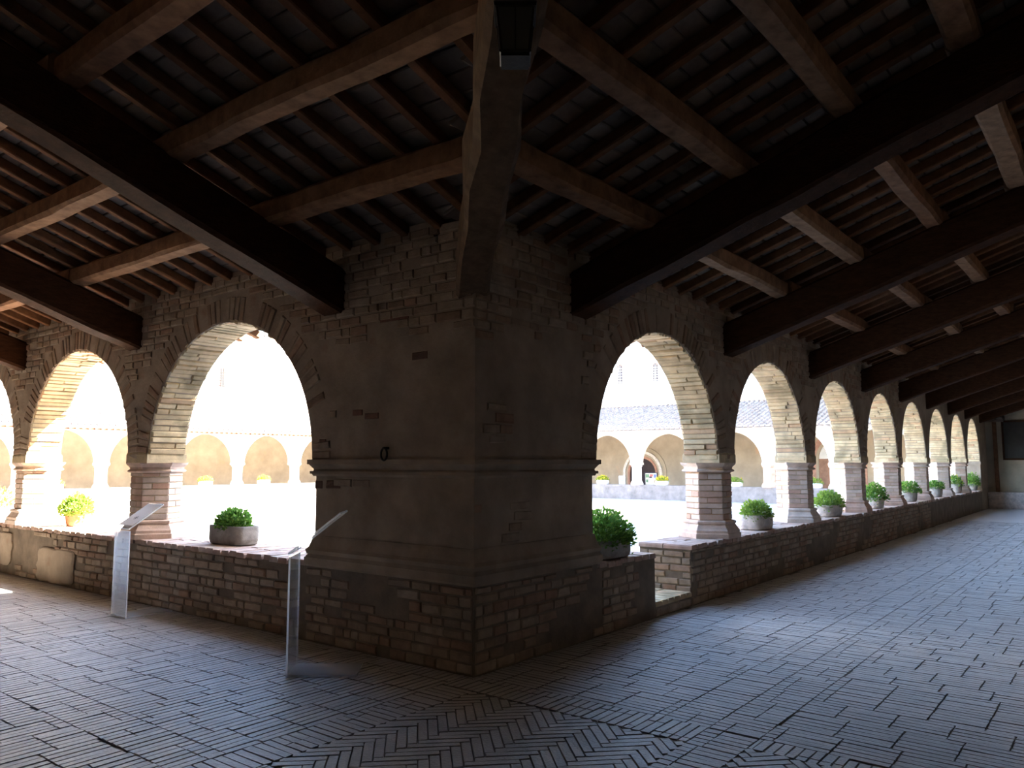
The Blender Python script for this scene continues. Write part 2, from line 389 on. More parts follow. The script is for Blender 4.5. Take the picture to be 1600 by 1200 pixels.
# ------------------------------------------------------------------ parapets
pr_ = struct('wall_right_parapet', 'low brick parapet under the right arcade with a stepped gap near the corner pier', 'parapet')
pl_ = struct('wall_left_parapet', 'low rough brick parapet under the left arcade with pale plaster patches', 'parapet')
ZP, PT = .655, .64
ZPL = .70
b = MB(); b.box((1.73, .0, 0), (2.83, PT, ZP-.045)); b.box((2.83, .0, 0), (3.68, PT, .115)); b.box((3.68, .0, 0), (25.6, PT, ZP-.045)); b.build('core', MORTAR, pr_)
b = MB(); b.box((0, 1.95, 0), (PT, 27.9, ZPL-.045)); b.build('core', MORTAR, pl_)
def rp(u, z):
    if 2.80 < u < 3.71 and z > .12: return False
    return noise.noise((u*.9, z*1.5, 8.1)) < .22
it = []
brickwork(lambda u, v: (u, 0, v), X, Z, -Y, 1.80, 2.83, .005, ZP-.05, rp, it)
brickwork(lambda u, v: (u, 0, v), X, Z, -Y, 2.83, 3.68, .005, .115, rp, it)
brickwork(lambda u, v: (u, 0, v), X, Z, -Y, 3.68, 17.0, .005, ZP-.05, rp, it)
brickwork(lambda u, v: (3.68, u, v), Y, Z, -X, .0, PT, .13, ZP-.05, lambda u, z: True, it, row=.075)
pieces(pr_, it, BRICK, 'brick', 300)
PATCH = [(6.62, 7.72, .02, .46), (8.62, 9.6, .12, .58)]
def lp(u, z):
    for a, c, z0, z1 in PATCH:
        if a+.08 < u < c-.08 and z0-.05 < z < z1-.05: return False
    return noise.noise((u*.9+3, z*1.5, 4.4)) < .36
it = []; brickwork(lambda u, v: (0, u, v), Y, Z, -X, 1.98, 14.0, .005, ZPL-.05, lp, it, proud=.02, lmax=.30); pieces(pl_, it, BRICK, 'brick', 300)
for a, c, z0, z1 in PATCH:                                          # plastered areas: an uneven skin standing proud of the brickwork
    b = MB(); n = 14; ptsb = []; 
    edge = []
    for i in range(40):
        t = 2*math.pi*i/40; ru, rz = (c-a)/2, (z1-z0)/2
        sq = (abs(math.cos(t))**9+abs(math.sin(t))**9)**(-1/9)
        k = sq*(1+.12*noise.noise((math.cos(t)*3+a, math.sin(t)*3, .5)))
        edge.append(((a+c)/2+ru*k*math.cos(t), (z0+z1)/2+rz*k*math.sin(t)))
    b.rings([[(.004, u, z) for u, z in edge], [(-.022, u, z) for u, z in edge], [(-.034, (a+c)/2+(u-(a+c)/2)*.93, (z0+z1)/2+(z-(z0+z1)/2)*.93) for u, z in edge]])
    b.build('plaster_patch', PLASTER, pl_)
# coping: bricks laid flat across the top
def coping(parent, spans, T, U, D, zt, n):
    it = []
    for a, c in spans:
        u = a
        while u < c-.02:
            l = min(rnd.uniform(.12, .155), c-u)
            s = rnd.uniform(.28, .36)
            o = rnd.uniform(-.014, .014)
            for d0, d1 in ((-.012+o, s), (s, PT+.012)):
                cz = zt+rnd.uniform(-.006, .004)
                p = Vector(T(u+l/2, (d0+d1)/2, cz))
                it.append((p, D, U, Z, d1-d0-.008, l-.008, .05))
            u += l
    pieces(parent, it, COPING, 'coping_brick', n, 'F')
coping(pr_, [(1.77, 2.83), (3.66, 25.6)], TR, X, Y, ZP, 220)
coping(pl_, [(2.0, 27.9)], TL, Y, X, ZPL, 220)
it = []
for i in range(6): it.append((Vector((2.90+.14*i, .16, .155)), Y, X, Z, .33, .132, .05)); it.append((Vector((2.90+.14*i, .49, .155)), Y, X, Z, .31, .132, .05))
pieces(pr_, it, PALEBRICK, 'sill_brick', 20, 'F')

# ------------------------------------------------------------------ hexagonal pillars
def hexring(c, s, z, T):
    uc, dc = c
    return [T(uc+s*math.cos(math.radians(60*k)), dc+s*math.sin(math.radians(60*k)), z) for k in range(6)]
def pillar(T, uc, zb, a, c, label, individual, group, Uax, Dax):
    loc = T(uc, .29, zb); t = thing('pillar', label, 'pillar', loc, group)
    dc, s = .29, .285
    b = MB(); b.rings([hexring((uc,dc), q, z, T) for q, z in ((.385,zb), (.385,zb+.055), (.37,zb+.065), (.37,zb+.095), (.35,zb+.115), (.325,zb+.155), (.315,zb+.165), (.33,zb+.18), (.33,zb+.20), (.30,zb+.215))]); b.build('base', PINKBRICK, t)
    b = MB(); b.rings([hexring((uc,dc), s-.012, z, T) for z in (zb+.205, 1.47)]); b.build('shaft', PALEBRICK, t)
    b = MB(); b.rings([hexring((uc,dc), q, z, T) for q, z in ((.285,1.455), (.315,1.462), (.325,1.475), (.31,1.49), (.295,1.497), (.30,1.52), (.335,1.55), (.345,1.575))]); b.build('capital', PINKBRICK, t)
    b = MB(); P = [T(a-.01,-.012,1.57), T(c+.01,-.012,1.57), T(c+.01,THK+.02,1.57), T(a-.01,THK+.02,1.57)]; Q = [T(a-.01,-.012,1.665), T(c+.01,-.012,1.665), T(c+.01,THK+.02,1.665), T(a-.01,THK+.02,1.665)]
    R1 = [T(a+.004,.002,1.70), T(c-.004,.002,1.70), T(c-.004,THK,1.70), T(a+.004,THK,1.70)]
    b.rings([P, Q, R1]); b.build('impost_block', PALEBRICK, t)
    it = []
    for k in range(6):
        a0, a1 = math.radians(60*k), math.radians(60*(k+1))
        p0 = Uax*(s*math.cos(a0))+Dax*(s*math.sin(a0)); p1 = Uax*(s*math.cos(a1))+Dax*(s*math.sin(a1))
        e = (p1-p0).normalized(); Nn = (p0+p1).normalized(); ctr = Uax*uc+Dax*dc+(p0+p1)/2
        z = zb+.215; row = 0
        while z < 1.44:
            h = min(rnd.uniform(.066, .076), 1.455-z)
            cut = [(-.5,.5)] if (row+k)%2 else [(-.5, rnd.uniform(-.15,.15))]
            if cut[0][1] < .4: cut.append((cut[0][1], .5))
            for f0, f1 in cut:
                q = ctr+e*((f0+f1)/2*s)+Z*(z+h/2)+Nn*rnd.uniform(-.004, .003)
                it.append((q, e, Z, Nn, (f1-f0)*s-.008, h-.009, .02))
            z += h; row += 1
    pieces(t, it, PINKBRICK, 'brick', 300 if individual else 0, 'F')
    return t
ordn = ['first', 'second', 'third', 'fourth', 'fifth', 'sixth', 'seventh', 'eighth']
for i in range(7):
    a, c = R_ARCH[i][1], R_ARCH[i+1][0]
    lab = f'hexagonal pink brick pillar, {ordn[i]} of the right arcade counted from the corner pier'
    pillar(TR, (a+c)/2+.09, ZP, a, c, lab, i < 2, 'pillars of the right arcade', X, Y)
for i in range(3):
    a, c = L_ARCH[i][1], L_ARCH[i+1][0]
    lab = f'hexagonal brick pillar, {ordn[i]} of the left arcade counted from the corner pier'
    pillar(TL, (a+c)/2+.09, ZPL, a, c, lab, i < 2, 'pillars of the left arcade', Y, X)
for i in range(3, 6):
    a, c = L_ARCH[i][1], L_ARCH[i+1][0]
    pillar(TL, (a+c)/2+.09, ZPL, a, c, f'hexagonal brick pillar, {ordn[i]} of the left arcade counted from the corner pier', False, 'pillars of the left arcade', Y, X)

# ------------------------------------------------------------------ floor
fl = struct('floor', 'worn brick gallery floor with a herringbone panel at the corner', 'floor')
b = MB(); b.box((-5.4, -5.4, -.1), (27.2, .1, -.009)); b.box((-5.4, .1, -.1), (.1, 28.2, -.009)); b.build('bedding', FLOORM, fl)
it = []
BW, BL = .060, .31
def fb(x, y, along, l, wd):
    a = rnd.uniform(-.006, .006)
    U = (X if along == 'x' else Y if along == 'y' else Vector(along)); V = Z.cross(U)
    U = (U+V*a).normalized(); V = Z.cross(U)
    tz = Vector((rnd.uniform(-.006, .006), rnd.uniform(-.006, .006), 1)).normalized()
    V = tz.cross(U).normalized(); U = V.cross(tz)
    it.append((Vector((x, y, rnd.uniform(-.002, .0015))), U, V, tz, l-.004, wd-.003, .03))
def bond(rows0, rows1, c0, c1, keep, put):
    """rows of bricks between two edges; the joints shift a little every few rows"""
    r = rows0; left = 0; ph = 0
    while r < rows1-.02:
        wv = min(BW*rnd.uniform(.9, 1.1), rows1-r)
        if left <= 0: ph = rnd.choice((0, 0, .08, .155, -.06, .1)); left = rnd.randint(2, 7)
        left -= 1
        c = c0-ph-BL if ph > 0 else c0-ph-2*BL
        while c < c1:
            a, b = max(c, c0), min(c+BL, c1)
            if b-a > .04: put(r+wv/2, (a+b)/2, b-a, wv)
            c += BL
        r += wv
def runs_y(x0, x1, y0, y1, *_): bond(x0, x1, y0, y1, None, lambda r, c, l, wv: fb(r, c, 'y', l, wv))
def runs_x(x0, x1, y0, y1, *_): bond(y0, y1, x0, x1, None, lambda r, c, l, wv: fb(c, r, 'x', l, wv))
def herring(x0, x1, y0, y1):
    s2 = 2**-.5; e1 = (s2, s2, 0); e2 = (s2, -s2, 0); n = 5; w_ = BW; L_ = n*w_
    cx, cy = (x0+x1)/2, (y0+y1)/2
    for i in range(-30, 31):
        for j in range(-9, 10):
            for kind in (0, 1):
                if kind == 0: px, py = i*w_+j*L_+L_/2, i*w_-j*L_+w_/2
                else: px, py = i*w_+j*L_+w_/2, i*w_-j*L_+w_+L_/2
                wx, wy = cx+px*s2+py*s2, cy+px*s2-py*s2
                e = e1 if kind == 0 else e2
                ok = [t for t in range(-10, 11) if x0+.015 < wx+e[0]*L_*t/20 < x1-.015 and y0+.015 < wy+e[1]*L_*t/20 < y1-.015]
                if len(ok) > 3:
                    t0, t1 = min(ok)/20*L_, max(ok)/20*L_; m = (t0+t1)/2
                    fb(wx+e[0]*m, wy+e[1]*m, e, t1-t0, w_)
runs_y(.05, 20.0, -1.51, .0); runs_y(.05, 20.0, -1.82, -1.51); runs_y(.05, 20.0, -2.13, -1.82); runs_y(.05, 20.0, -4.99, -2.13)
runs_x(-4.99, -2.285, .07, 14.0); runs_x(-2.285, -1.975, .07, 14.0); runs_x(-1.975, .0, .07, 14.0)
runs_x(-.26, .05, -1.82, .07, -.28)                                  # soldier border beside the panel
runs_y(-2.3, -.26, -.23, .07, -.23)
herring(-1.93, -.26, -1.84, -.21)
runs_x(-2.3, -1.93, -1.82, -.23, -2.24)
runs_y(-2.3, .05, -2.13, -1.82)
runs_x(-.14, .05, -4.9, -2.13, -.14)
herring(-2.0, -.12, -3.9, -2.11)
runs_x(-4.99, -2.3, -2.2, .07)
pieces(fl, it, FLOORB, 'brick', 300, 'F')
b = MB(); b.box((20.0, -4.99, -.02), (27.2, .0, 0)); b.build('far_paving', FLOORB, fl)
b = MB(); b.box((-4.99, 14.0, -.02), (.0, 28.0, 0)); b.build('far_paving', FLOORB, fl)

# ------------------------------------------------------------------ outer gallery walls and end walls
b = MB(); b.box((-5.4, -5.4, 0), (27.6, -5.0, 5.5)); tag(b.build('wall_back_right', OUTER), 'plain plastered outer wall along the right gallery', 'wall', kind='structure')
b = MB(); b.box((-5.4, -5.0, 0), (-5.0, 28.4, 5.5)); tag(b.build('wall_back_left', OUTER), 'plain plastered outer wall along the left gallery', 'wall', kind='structure')
b = MB(); b.box((-5.4, -5.9, 5.0), (36, -5.4, 13.05)); tag(b.build('wall_monastery', CHURCH), 'tall monastery wall rising over the outer side of the right gallery', 'wall', kind='structure')
we = struct('wall_end', 'pale plastered wall closing the far end of the right gallery', 'wall')
b = MB(); b.box((27.2, -5.0, 0), (27.6, .45, 5.5)); b.build('plaster', ENDWALL, we)
b = MB(); b.box((26.85, -5.0, 0), (27.2, -.02, .50)); b.box((26.82, -5.0, .50), (27.2, -.02, .56)); b.build('bench_plinth', PALESTONE, we)
b = MB(); b.box((27.12, -.34, .56), (27.2, -.22, 3.2)); b.build('pilaster', WOODP, we)
b = MB(); b.box((25.6, 0.0, 0), (27.2, .45, 1.605)); b.build('corner_pier', PLASTER, we)
b = MB(); b.box((25.57, -.02, 1.5), (27.2, .46, 1.6)); b.box((25.57, -.02, .62), (27.2, .46, .72)); b.build('corner_moulding', PLASTER, we)
p = thing('framed_board', 'large dark board hung on the end wall of the right gallery', 'painting', (27.19, -1.3, 1.66))
b = MB(); b.box((27.15, -2.05, 1.70), (27.19, -.54, 2.95)); b.build('panel', DARKPANEL, p)
b = MB()
for y0, y1, z0, z1 in ((-2.1,-2.04,1.65,3.0), (-.55,-.49,1.65,3.0), (-2.1,-.49,1.65,1.71), (-2.1,-.49,2.94,3.0)): b.box((27.13, y0, z0), (27.2, y1, z1))
b.build('frame', WOODD, p)
b = MB(); b.box((-5.0, 28.0, 0), (.45, 28.4, 5.5)); tag(b.build('wall_end_left', ENDWALL), 'plastered wall closing the far end of the left gallery', 'wall', kind='structure')

# ------------------------------------------------------------------ roof
def roofz(d): return 3.55+SL*d
cr_ = struct('ceiling_right', 'sloping timber and clay tile ceiling over the right gallery', 'ceiling')
cl_ = struct('ceiling_left', 'sloping timber and clay tile ceiling over the left gallery', 'ceiling')
SN = Vector((0, SL, 1)).normalized()
OUT, INN = 1.1, 5.05
def deck(parent, T, uend):
    b = MB()
    for dz0, dz1 in ((.035, .16),):
        q = [(OUT, -OUT), (uend, -OUT), (uend, INN), (-INN, INN)]           # (u, d): d grows away from the court
        lo = [T(u, -d, roofz(d)+dz0) for u, d in q]; hi = [T(u, -d, roofz(d)+dz1) for u, d in q]
        b.hexa(lo+hi)
    return b.build('roof_deck', DECK, parent)
deck(cr_, TR, 27.4); deck(cl_, TL, 28.2)

def timber(p0, p1, wd, ht, jit=.006, seg=8, ch=.15, up=Z, seed=0, bow=0):
    p0, p1 = Vector(p0), Vector(p1); ax = (p1-p0).normalized(); side = ax.cross(up).normalized(); vv = side.cross(ax)
    r = random.Random(seed); R = []
    c = ch*min(wd, ht)
    prof = [(-wd/2+c,-ht/2), (wd/2-c,-ht/2), (wd/2,-ht/2+c), (wd/2,ht/2-c), (wd/2-c,ht/2), (-wd/2+c,ht/2), (-wd/2,ht/2-c), (-wd/2,-ht/2+c)]
    for i in range(seg+1):
        t = i/seg; c0 = p0.lerp(p1, t); k = 1+r.uniform(-1, 1)*jit*2
        o = side*(r.uniform(-1,1)*jit+bow*math.sin(math.pi*t))
        R.append([c0+o+side*(x*k+r.uniform(-1,1)*jit*.5)+vv*(y+r.uniform(-1,1)*jit*.5) for x, y in prof])
    b = MB(); b.rings(R); return b

def rafters(parent, T, u0, u1, seedbase, sp=.37):
    xs = []; u = u0; i = 0
    while u < u1:
        xs.append(u); dlo = -OUT if u > OUT else -u
        if dlo < INN-.3:
            b = timber(T(u, -dlo, roofz(dlo)-.045), T(u, -INN, roofz(INN)-.045), .075+rnd.uniform(-.008,.01), .09, .005, 5, .12, Z, seedbase+i)
            b.build('rafter', WOODR, parent)
        u += sp+rnd.uniform(-.012, .012); i += 1
    return xs
def tiles(parent, T, U, xs, umax, left, n):
    it = []
    Nn = Vector((0, -SL, -1)).normalized() if not left else Vector((-SL, 0, -1)).normalized()
    D = Vector((0, -1, SL)).normalized() if not left else Vector((-1, 0, SL)).normalized()
    for a, c in zip(xs, xs[1:]):
        if c > umax: break
        d = -OUT
        while d < INN:
            st = .150*rnd.uniform(.97, 1.03)
            uc, dc = (a+c)/2, d+st/2
            if uc > OUT or dc > -uc-.12:
                k = rnd.uniform(-.004, .006)
                p = Vector(T(uc+rnd.uniform(-.006,.006), -dc, roofz(dc)+.004+k))
                Nt = (Nn+Vector((rnd.uniform(-.02,.02), rnd.uniform(-.02,.02), 0))).normalized()
                Vt = Nt.cross(U).normalized(); Ut = Vt.cross(Nt)
                if Vt.dot(D) < 0: Vt = -Vt
                it.append((p, Ut, Vt, Nt, c-a-.004, st/math.cos(math.atan(SL))-.006, .025))
            d += st
    pieces(parent, it, TILE, 'tile', n, 'F')
xr = rafters(cr_, TR, -4.6, 27.0, 500); tiles(cr_, TR, X, xr, 22, False, 300)
xl = rafters(cl_, TL, -4.75, 16.0, 900); tiles(cl_, TL, Y, xl, 16, True, 300)

PURD = [(.74,.19), (1.6,.2), (2.40,.19), (3.17,.2), (4.0,.2)]
RB = [1.30, 4.72, 8.02, 11.09, 14.17, 17.12, 20.1, 22.9, 25.9]
LB = [1.53, 5.19, 8.53, 11.75, 14.9, 18.1, 21.3, 24.4]
def purlins(parent, T, beams, end, seedbase):
    k = 0
    for d, wd in PURD:
        pts = [-d]+[x+.15 for x in beams if x+.15 > -d]+[end]
        for a, c in zip(pts, pts[1:]):
            dd = d+rnd.uniform(-.035, .035)
            zb = 3.30+SL*dd; h = .185
            lo, hi = a-(.10 if a > -d+.01 else 0), c+.10
            b = timber(T(lo, -dd, zb+h/2), T(hi, -dd-rnd.uniform(-.02,.02), zb+h/2), wd*rnd.uniform(.9,1.05), h, .010, 9, .16, Z, seedbase+k, rnd.uniform(-.02,.02)); k += 1
            b.build('purlin', WOODP, parent)
purlins(cr_, TR, RB, 27.2, 2000); purlins(cl_, TL, LB, 28.0, 3000)

def beam(T, u, label, group, seed):
    d0, d1 = -.30, 5.03
    t = timber(T(u+.15, -d0, 3.10+SL*d0), T(u+.15, -d1, 3.10+SL*d1), .29, .385, .012, 14, .10, Z, seed)
    o = t.build('roof_beam', WOODD); tag(o, label, 'beam', group)
for i, u in enumerate(RB):
    beam(TR, u, f'dark sloping roof beam, {(ordn+["ninth"])[i]} of the right gallery counted from the corner pier', 'roof beams of the right gallery', 40+i)
for i, u in enumerate(LB):
    beam(TL, u, f'dark sloping roof beam, {ordn[i]} of the left gallery counted from the corner pier', 'roof beams of the left gallery', 60+i)
t = timber((.25,.25,3.09-SL*.25), (-5.0,-5.02,3.09+SL*5.0), .265, .40, .022, 18, .13, Z, 5, .03)
tag(t.build('valley_beam', VALLEY), 'diagonal valley beam running from the corner pier towards the viewer', 'beam')

# ------------------------------------------------------------------ courtyard ground and far wings
cg = MB(); cg.box((.0, .0, FZ-.15), (34, 34, FZ+.02)); tag(cg.build('ground', COBBLE), 'sunlit cobbled courtyard ground inside the cloister', 'ground', kind='structure')

def far_wing(T, name, label, piers, uend, cols=None):
    t = struct(name, label, 'wall')
    arches = [(piers[i]+.2, piers[i+1]-.2) for i in range(len(piers)-1)]
    arcade_core(T, arches, .46, uend, 1.36, 3.12, 'arcade', FARPLASTER, t)
    b = MB()
    for i, (a, c) in enumerate(arches): pass
    b = MB(); b.box((0,0,0), (0,0,0)) if False else None
    b.hexa([T(.46,-.05,-.05), T(uend,-.05,-.05), T(uend,.45,-.05), T(.46,.45,-.05), T(.46,-.05,.67), T(uend,-.05,.67), T(uend,.45,.67), T(.46,.45,.67)]); b.build('parapet', FARSTONE, t)
    for pz in piers:
        b = MB(); b.rings([hexring((pz,.24), q, z, T) for q, z in ((.33,.66),(.33,.73),(.27,.84),(.25,.86),(.25,1.47),(.29,1.50),(.28,1.53),(.31,1.58))]); b.build('pillar', PINKBRICK, t)
        b = MB(); b.hexa([T(pz-.23,-.01,1.57), T(pz+.23,-.01,1.57), T(pz+.23,.47,1.57), T(pz-.23,.47,1.57), T(pz-.23,-.01,1.67), T(pz+.23,-.01,1.67), T(pz+.23,.47,1.67), T(pz-.23,.47,1.67)]); b.build('impost_block', FARPLASTER, t)
    return t
PW = [1.8, 5.1, 7.75, 10.7, 13.87, 17.0, 20.2, 23.4, 26.4]
PN = [1.8, 4.1, 7.1, 10.04, 12.95, 16.1, 19.22, 22.3, 25.4]
wf = far_wing(TW, 'wall_opposite_right', 'cream arcade of the far wing seen through the right arches', PW, 28.5)
wn = far_wing(TN, 'wall_opposite_left', 'sunlit cream arcade of the far wing seen through the left arches', PN, 27.6)
# cornice under the eaves of the left far wing: a row of small brackets
b = MB(); b.box((-.5, LY-.10, 2.90), (27.0, LY, 2.96)); b.build('cornice', PINKBAND, wn)
b = MB(); b.box((-.5, LY-.14, 2.80), (27.0, LY-.0, 2.84)); 
for i in range(110): b.box((.0+i*.24, LY-.10, 2.84), (.11+i*.24, LY, 2.90))
b.build('cornice_dentils', PINKBAND, wn, kind='stuff')
# gallery behind each far arcade
b = MB(); b.box((WX+4.3, -.2, FZ), (WX+4.7, 33, 9.4)); tag(b.build('wall_church', CHURCH), 'tall pale church wall rising behind the far wing on the right', 'wall', kind='structure'); wch = bpy.data.objects['wall_church']
b = MB(); b.box((WX+4.28, .0, FZ), (WX+4.3, 32.3, 4.3)); tag(b.build('wall_gallery_right', FARWALL), 'stained tan back wall inside the far wing on the right', 'wall', kind='structure')
b = MB(); b.box((-.5, LY+4.5, FZ), (34, LY+4.9, 8.2)); tag(b.build('wall_convent', CHURCH), 'tall pale convent wall with tiled eaves behind the far wing on the left', 'wall', kind='structure'); wcv = bpy.data.objects['wall_convent']
b = MB(); b.box((-.5, LY+4.47, FZ), (32, LY+4.5, 4.4)); tag(b.build('wall_gallery_left', FARWALL), 'stained tan back wall inside the far wing on the left', 'wall', kind='structure')
b = MB(); b.box((WX+.4, -.5, FZ-.1), (WX+4.3, 33, FZ)); b.box((-.5, LY+.4, FZ-.1), (WX+.4, LY+4.6, FZ)); tag(b.build('floor_opposite', FLOORB), 'paved floor inside the far cloister wings', 'floor', kind='structure')
# far roofs with rows of curved tiles
def far_roof(name, label, T, umax, zr, n_u):
    """T(u,d,z): d measured from the court face backwards; rows of barrel tiles run down the slope"""
    t = struct(name, label, 'roof')
    d0, d1, z0, z1 = -.45, 4.35, 3.0, zr
    b = MB(); b.hexa([T(-.6,d0,z0-.06), T(umax,d0,z0-.06), T(umax,d1,z1-.06), T(-.6,d1,z1-.06), T(-.6,d0,z0), T(umax,d0,z0), T(umax,d1,z1), T(-.6,d1,z1)]); b.build('slab', COPPO, t)
    b = MB(); rows = 14; sl = (z1-z0)/(d1-d0); stp = (d1-d0)/rows; sp = .235; n = int((umax+.6)/sp)
    for i in range(n):
        u = -.5+i*sp
        for r in range(rows):
            da, db = d0+r*stp-.04, d0+(r+1)*stp+.02
            za, zb = z0+(da-d0)*sl+.03, z0+(db-d0)*sl
            A = [T(u+.095*math.cos(q), da, za+.085*math.sin(q)) for q in (math.pi, math.pi*.75, math.pi*.5, math.pi*.25, 0)]
            B = [T(u+.072*math.cos(q), db, zb+.065*math.sin(q)) for q in (math.pi, math.pi*.75, math.pi*.5, math.pi*.25, 0)]
            b.quadgrid(A, B); b.poly(A)
    b.build('curved_tiles', COPPO, t, kind='stuff')
    return t
far_roof('roof_opposite_right', 'sloping roof of curved clay tiles over the far wing on the right', lambda u, d, z: (WX+d, u, z), 32.0, 4.42, 0)
far_roof('roof_opposite_left', 'sloping roof of curved clay tiles over the far wing on the left', lambda u, d, z: (u, LY+d, z), 27.0, 4.80, 0)
b = MB(); b.box((WX+4.2, 0, 4.50), (WX+4.3, 33, 4.60)); b.box((WX+4.24, 0, 4.60), (WX+4.3, 33, 4.76)); b.build('brick_band', PINKBAND, wch)
b = MB(); b.box((-.5, LY+4.2, 8.15), (34, LY+5.0, 8.27)); b.build('eaves', PINKBAND, wcv)
b = MB()
for i in range(120):
    u = .1+i*.27; A = [(u+.1*math.cos(q), LY+4.1, 8.3+.09*math.sin(q)) for q in (math.pi, 2.2, 1.57, .9, 0)]; B = [(u+.1*math.cos(q), LY+5.0, 8.6+.09*math.sin(q)) for q in (math.pi, 2.2, 1.57, .9, 0)]
    b.quadgrid(A, B); b.poly(A)
b.hexa([(-.5,LY+4.15,8.24),(34,LY+4.15,8.24),(34,LY+5,8.55),(-.5,LY+5,8.55),(-.5,LY+4.15,8.28),(34,LY+4.15,8.28),(34,LY+5,8.6),(-.5,LY+5,8.6)])
b.build('eaves_tiles', COPPO, wcv, kind='stuff')

# small round-headed windows
def round_window(parent, T, u, z0, z1, hw, label=None):
    """niche frame of red brick round a narrow dark pane; T(u,d,z) with d towards the court"""
    n = 10; zc = z1-hw
    prof = [(u-hw, z0)]+[(u-hw*math.cos(math.pi*i/n), zc+hw*math.sin(math.pi*i/n)) for i in range(n+1)]+[(u+hw, z0)]
    g = hw*.75
    prof2 = [(u-hw-g, zc)]+[(u-(hw+g)*math.cos(math.pi*i/n), zc+(hw+g)*math.sin(math.pi*i/n)) for i in range(n+1)]+[(u+hw+g, zc)]
    prof1 = [(u-hw, zc)]+[(u-hw*math.cos(math.pi*i/n), zc+hw*math.sin(math.pi*i/n)) for i in range(n+1)]+[(u+hw, zc)]
    b = MB(); b.quadgrid([T(q,.03,z) for q, z in prof1], [T(q,.03,z) for q, z in prof2]); b.quadgrid([T(q,.03,z) for q, z in prof2], [T(q,-.01,z) for q, z in prof2]); b.quadgrid([T(q,.03,z) for q, z in prof1], [T(q,-.01,z) for q, z in prof1])
    w0 = b.build('window', RED, parent)
    b = MB(); b.poly([T(q,.012,z) for q, z in prof]); b.poly([T(q,.004,z) for q, z in prof]); b.build('pane', DARKIN, w0)
    b = MB()
    for k in range(6): zz = z0+(zc-z0)*(k+.5)/6; b.hexa([T(u-hw,.014,zz-.012),T(u+hw,.014,zz-.012),T(u+hw,.03,zz-.012),T(u-hw,.03,zz-.012),T(u-hw,.014,zz+.012),T(u+hw,.014,zz+.012),T(u+hw,.03,zz+.012),T(u-hw,.03,zz+.012)])
    for q in (-.33, .33): b.hexa([T(u+q*hw-.01,.016,z0),T(u+q*hw+.01,.016,z0),T(u+q*hw+.01,.034,z0),T(u+q*hw-.01,.034,z0),T(u+q*hw-.01,.016,z1-hw*.3),T(u+q*hw+.01,.016,z1-hw*.3),T(u+q*hw+.01,.034,z1-hw*.3),T(u+q*hw-.01,.034,z1-hw*.3)])
    b.build('grille', IRON if parent is wcv else LUNET, w0)
round_window(wcv, lambda u, d, z: (u, LY+4.5-d, z), 17.80, 5.42, 6.42, .19)
round_window(wch, lambda u, d, z: (WX+4.3-d, u, z), 17.06, 5.72, 6.70, .13)
round_window(wch, lambda u, d, z: (WX+4.3-d, u, z), 14.97, 5.72, 6.62, .13)

# portals in the back wall of the far right wing
def portal(name, label, uc, r_out, zc, steps, m_list, dark):
    t = struct(name, label, 'door'); x0 = WX+4.28; n = 18
    for k, (r, dep) in enumerate(steps):
        r2 = steps[k+1][0] if k+1 < len(steps) else r-.12
        P = [(uc-r, FZ)]+[(uc-r*math.cos(math.pi*i/n), zc+r*math.sin(math.pi*i/n)) for i in range(n+1)]+[(uc+r, FZ)]
        Q = [(uc-r2, FZ)]+[(uc-r2*math.cos(math.pi*i/n), zc+r2*math.sin(math.pi*i/n)) for i in range(n+1)]+[(uc+r2, FZ)]
        b = MB(); b.quadgrid([(x0-dep,u,z) for u, z in P], [(x0-dep,u,z) for u, z in Q]); b.quadgrid([(x0-dep,u,z) for u, z in P], [(x0+.02,u,z) for u, z in P]); b.quadgrid([(x0-dep,u,z) for u, z in Q], [(x0+.02,u,z) for u, z in Q])
        b.build('archivolt', m_list[k % len(m_list)], t)
    return t, x0, r2
d1_, x0, r = portal('door_1', 'round stepped stone portal with a dark opening in the far right wing', 15.75, 1.32, 1.02, [(1.32,.05),(1.12,.14),(.98,.09),(.86,.12)], [FARWALL, PALESTONE, FARWALL, RED], True)
b = MB(); b.poly([(x0-.02, 15.75-r, FZ)]+[(x0-.02, 15.75-r*math.cos(math.pi*i/18), 1.02+r*math.sin(math.pi*i/18)) for i in range(19)]+[(x0-.02, 15.75+r, FZ)]); b.build('opening', DARKIN, d1_)
d2_, x0, r = portal('door_2', 'arched portal with brown panelled wooden doors under a pale lunette in the far right wing', 6.15, 1.25, 1.72, [(1.18,.04),(.93,.08)], [RED, FARWALL], False)
b = MB(); b.poly([(x0-.02, 6.15-r, 1.72)]+[(x0-.02, 6.15-r*math.cos(math.pi*i/18), 1.72+r*math.sin(math.pi*i/18)) for i in range(19)]); b.build('lunette', LUNET, d2_)
b = MB(); b.poly([(x0-.03, 6.0-.42, 1.74)]+[(x0-.03, 6.0-.42*math.cos(math.pi*i/12), 1.76+.42*math.sin(math.pi*i/12)) for i in range(13)]); b.build('lunette_painting', DARKIN, d2_)
for s in (0, 1):
    ya = 6.15-r+s*r; b = MB(); b.box((x0-.07, ya+.01, FZ), (x0-.01, ya+r-.01, 1.72)); lf = b.build('leaf', DOORW, d2_)
    for z0, z1 in ((.05, .42), (.5, 1.6)):
        b = MB(); b.box((x0-.085, ya+.14, z0), (x0-.07, ya+r-.14, z1)); b.box((x0-.10, ya+.20, z0+.06), (x0-.085, ya+r-.20, z1-.06)); b.build('panel', DOORW, lf)

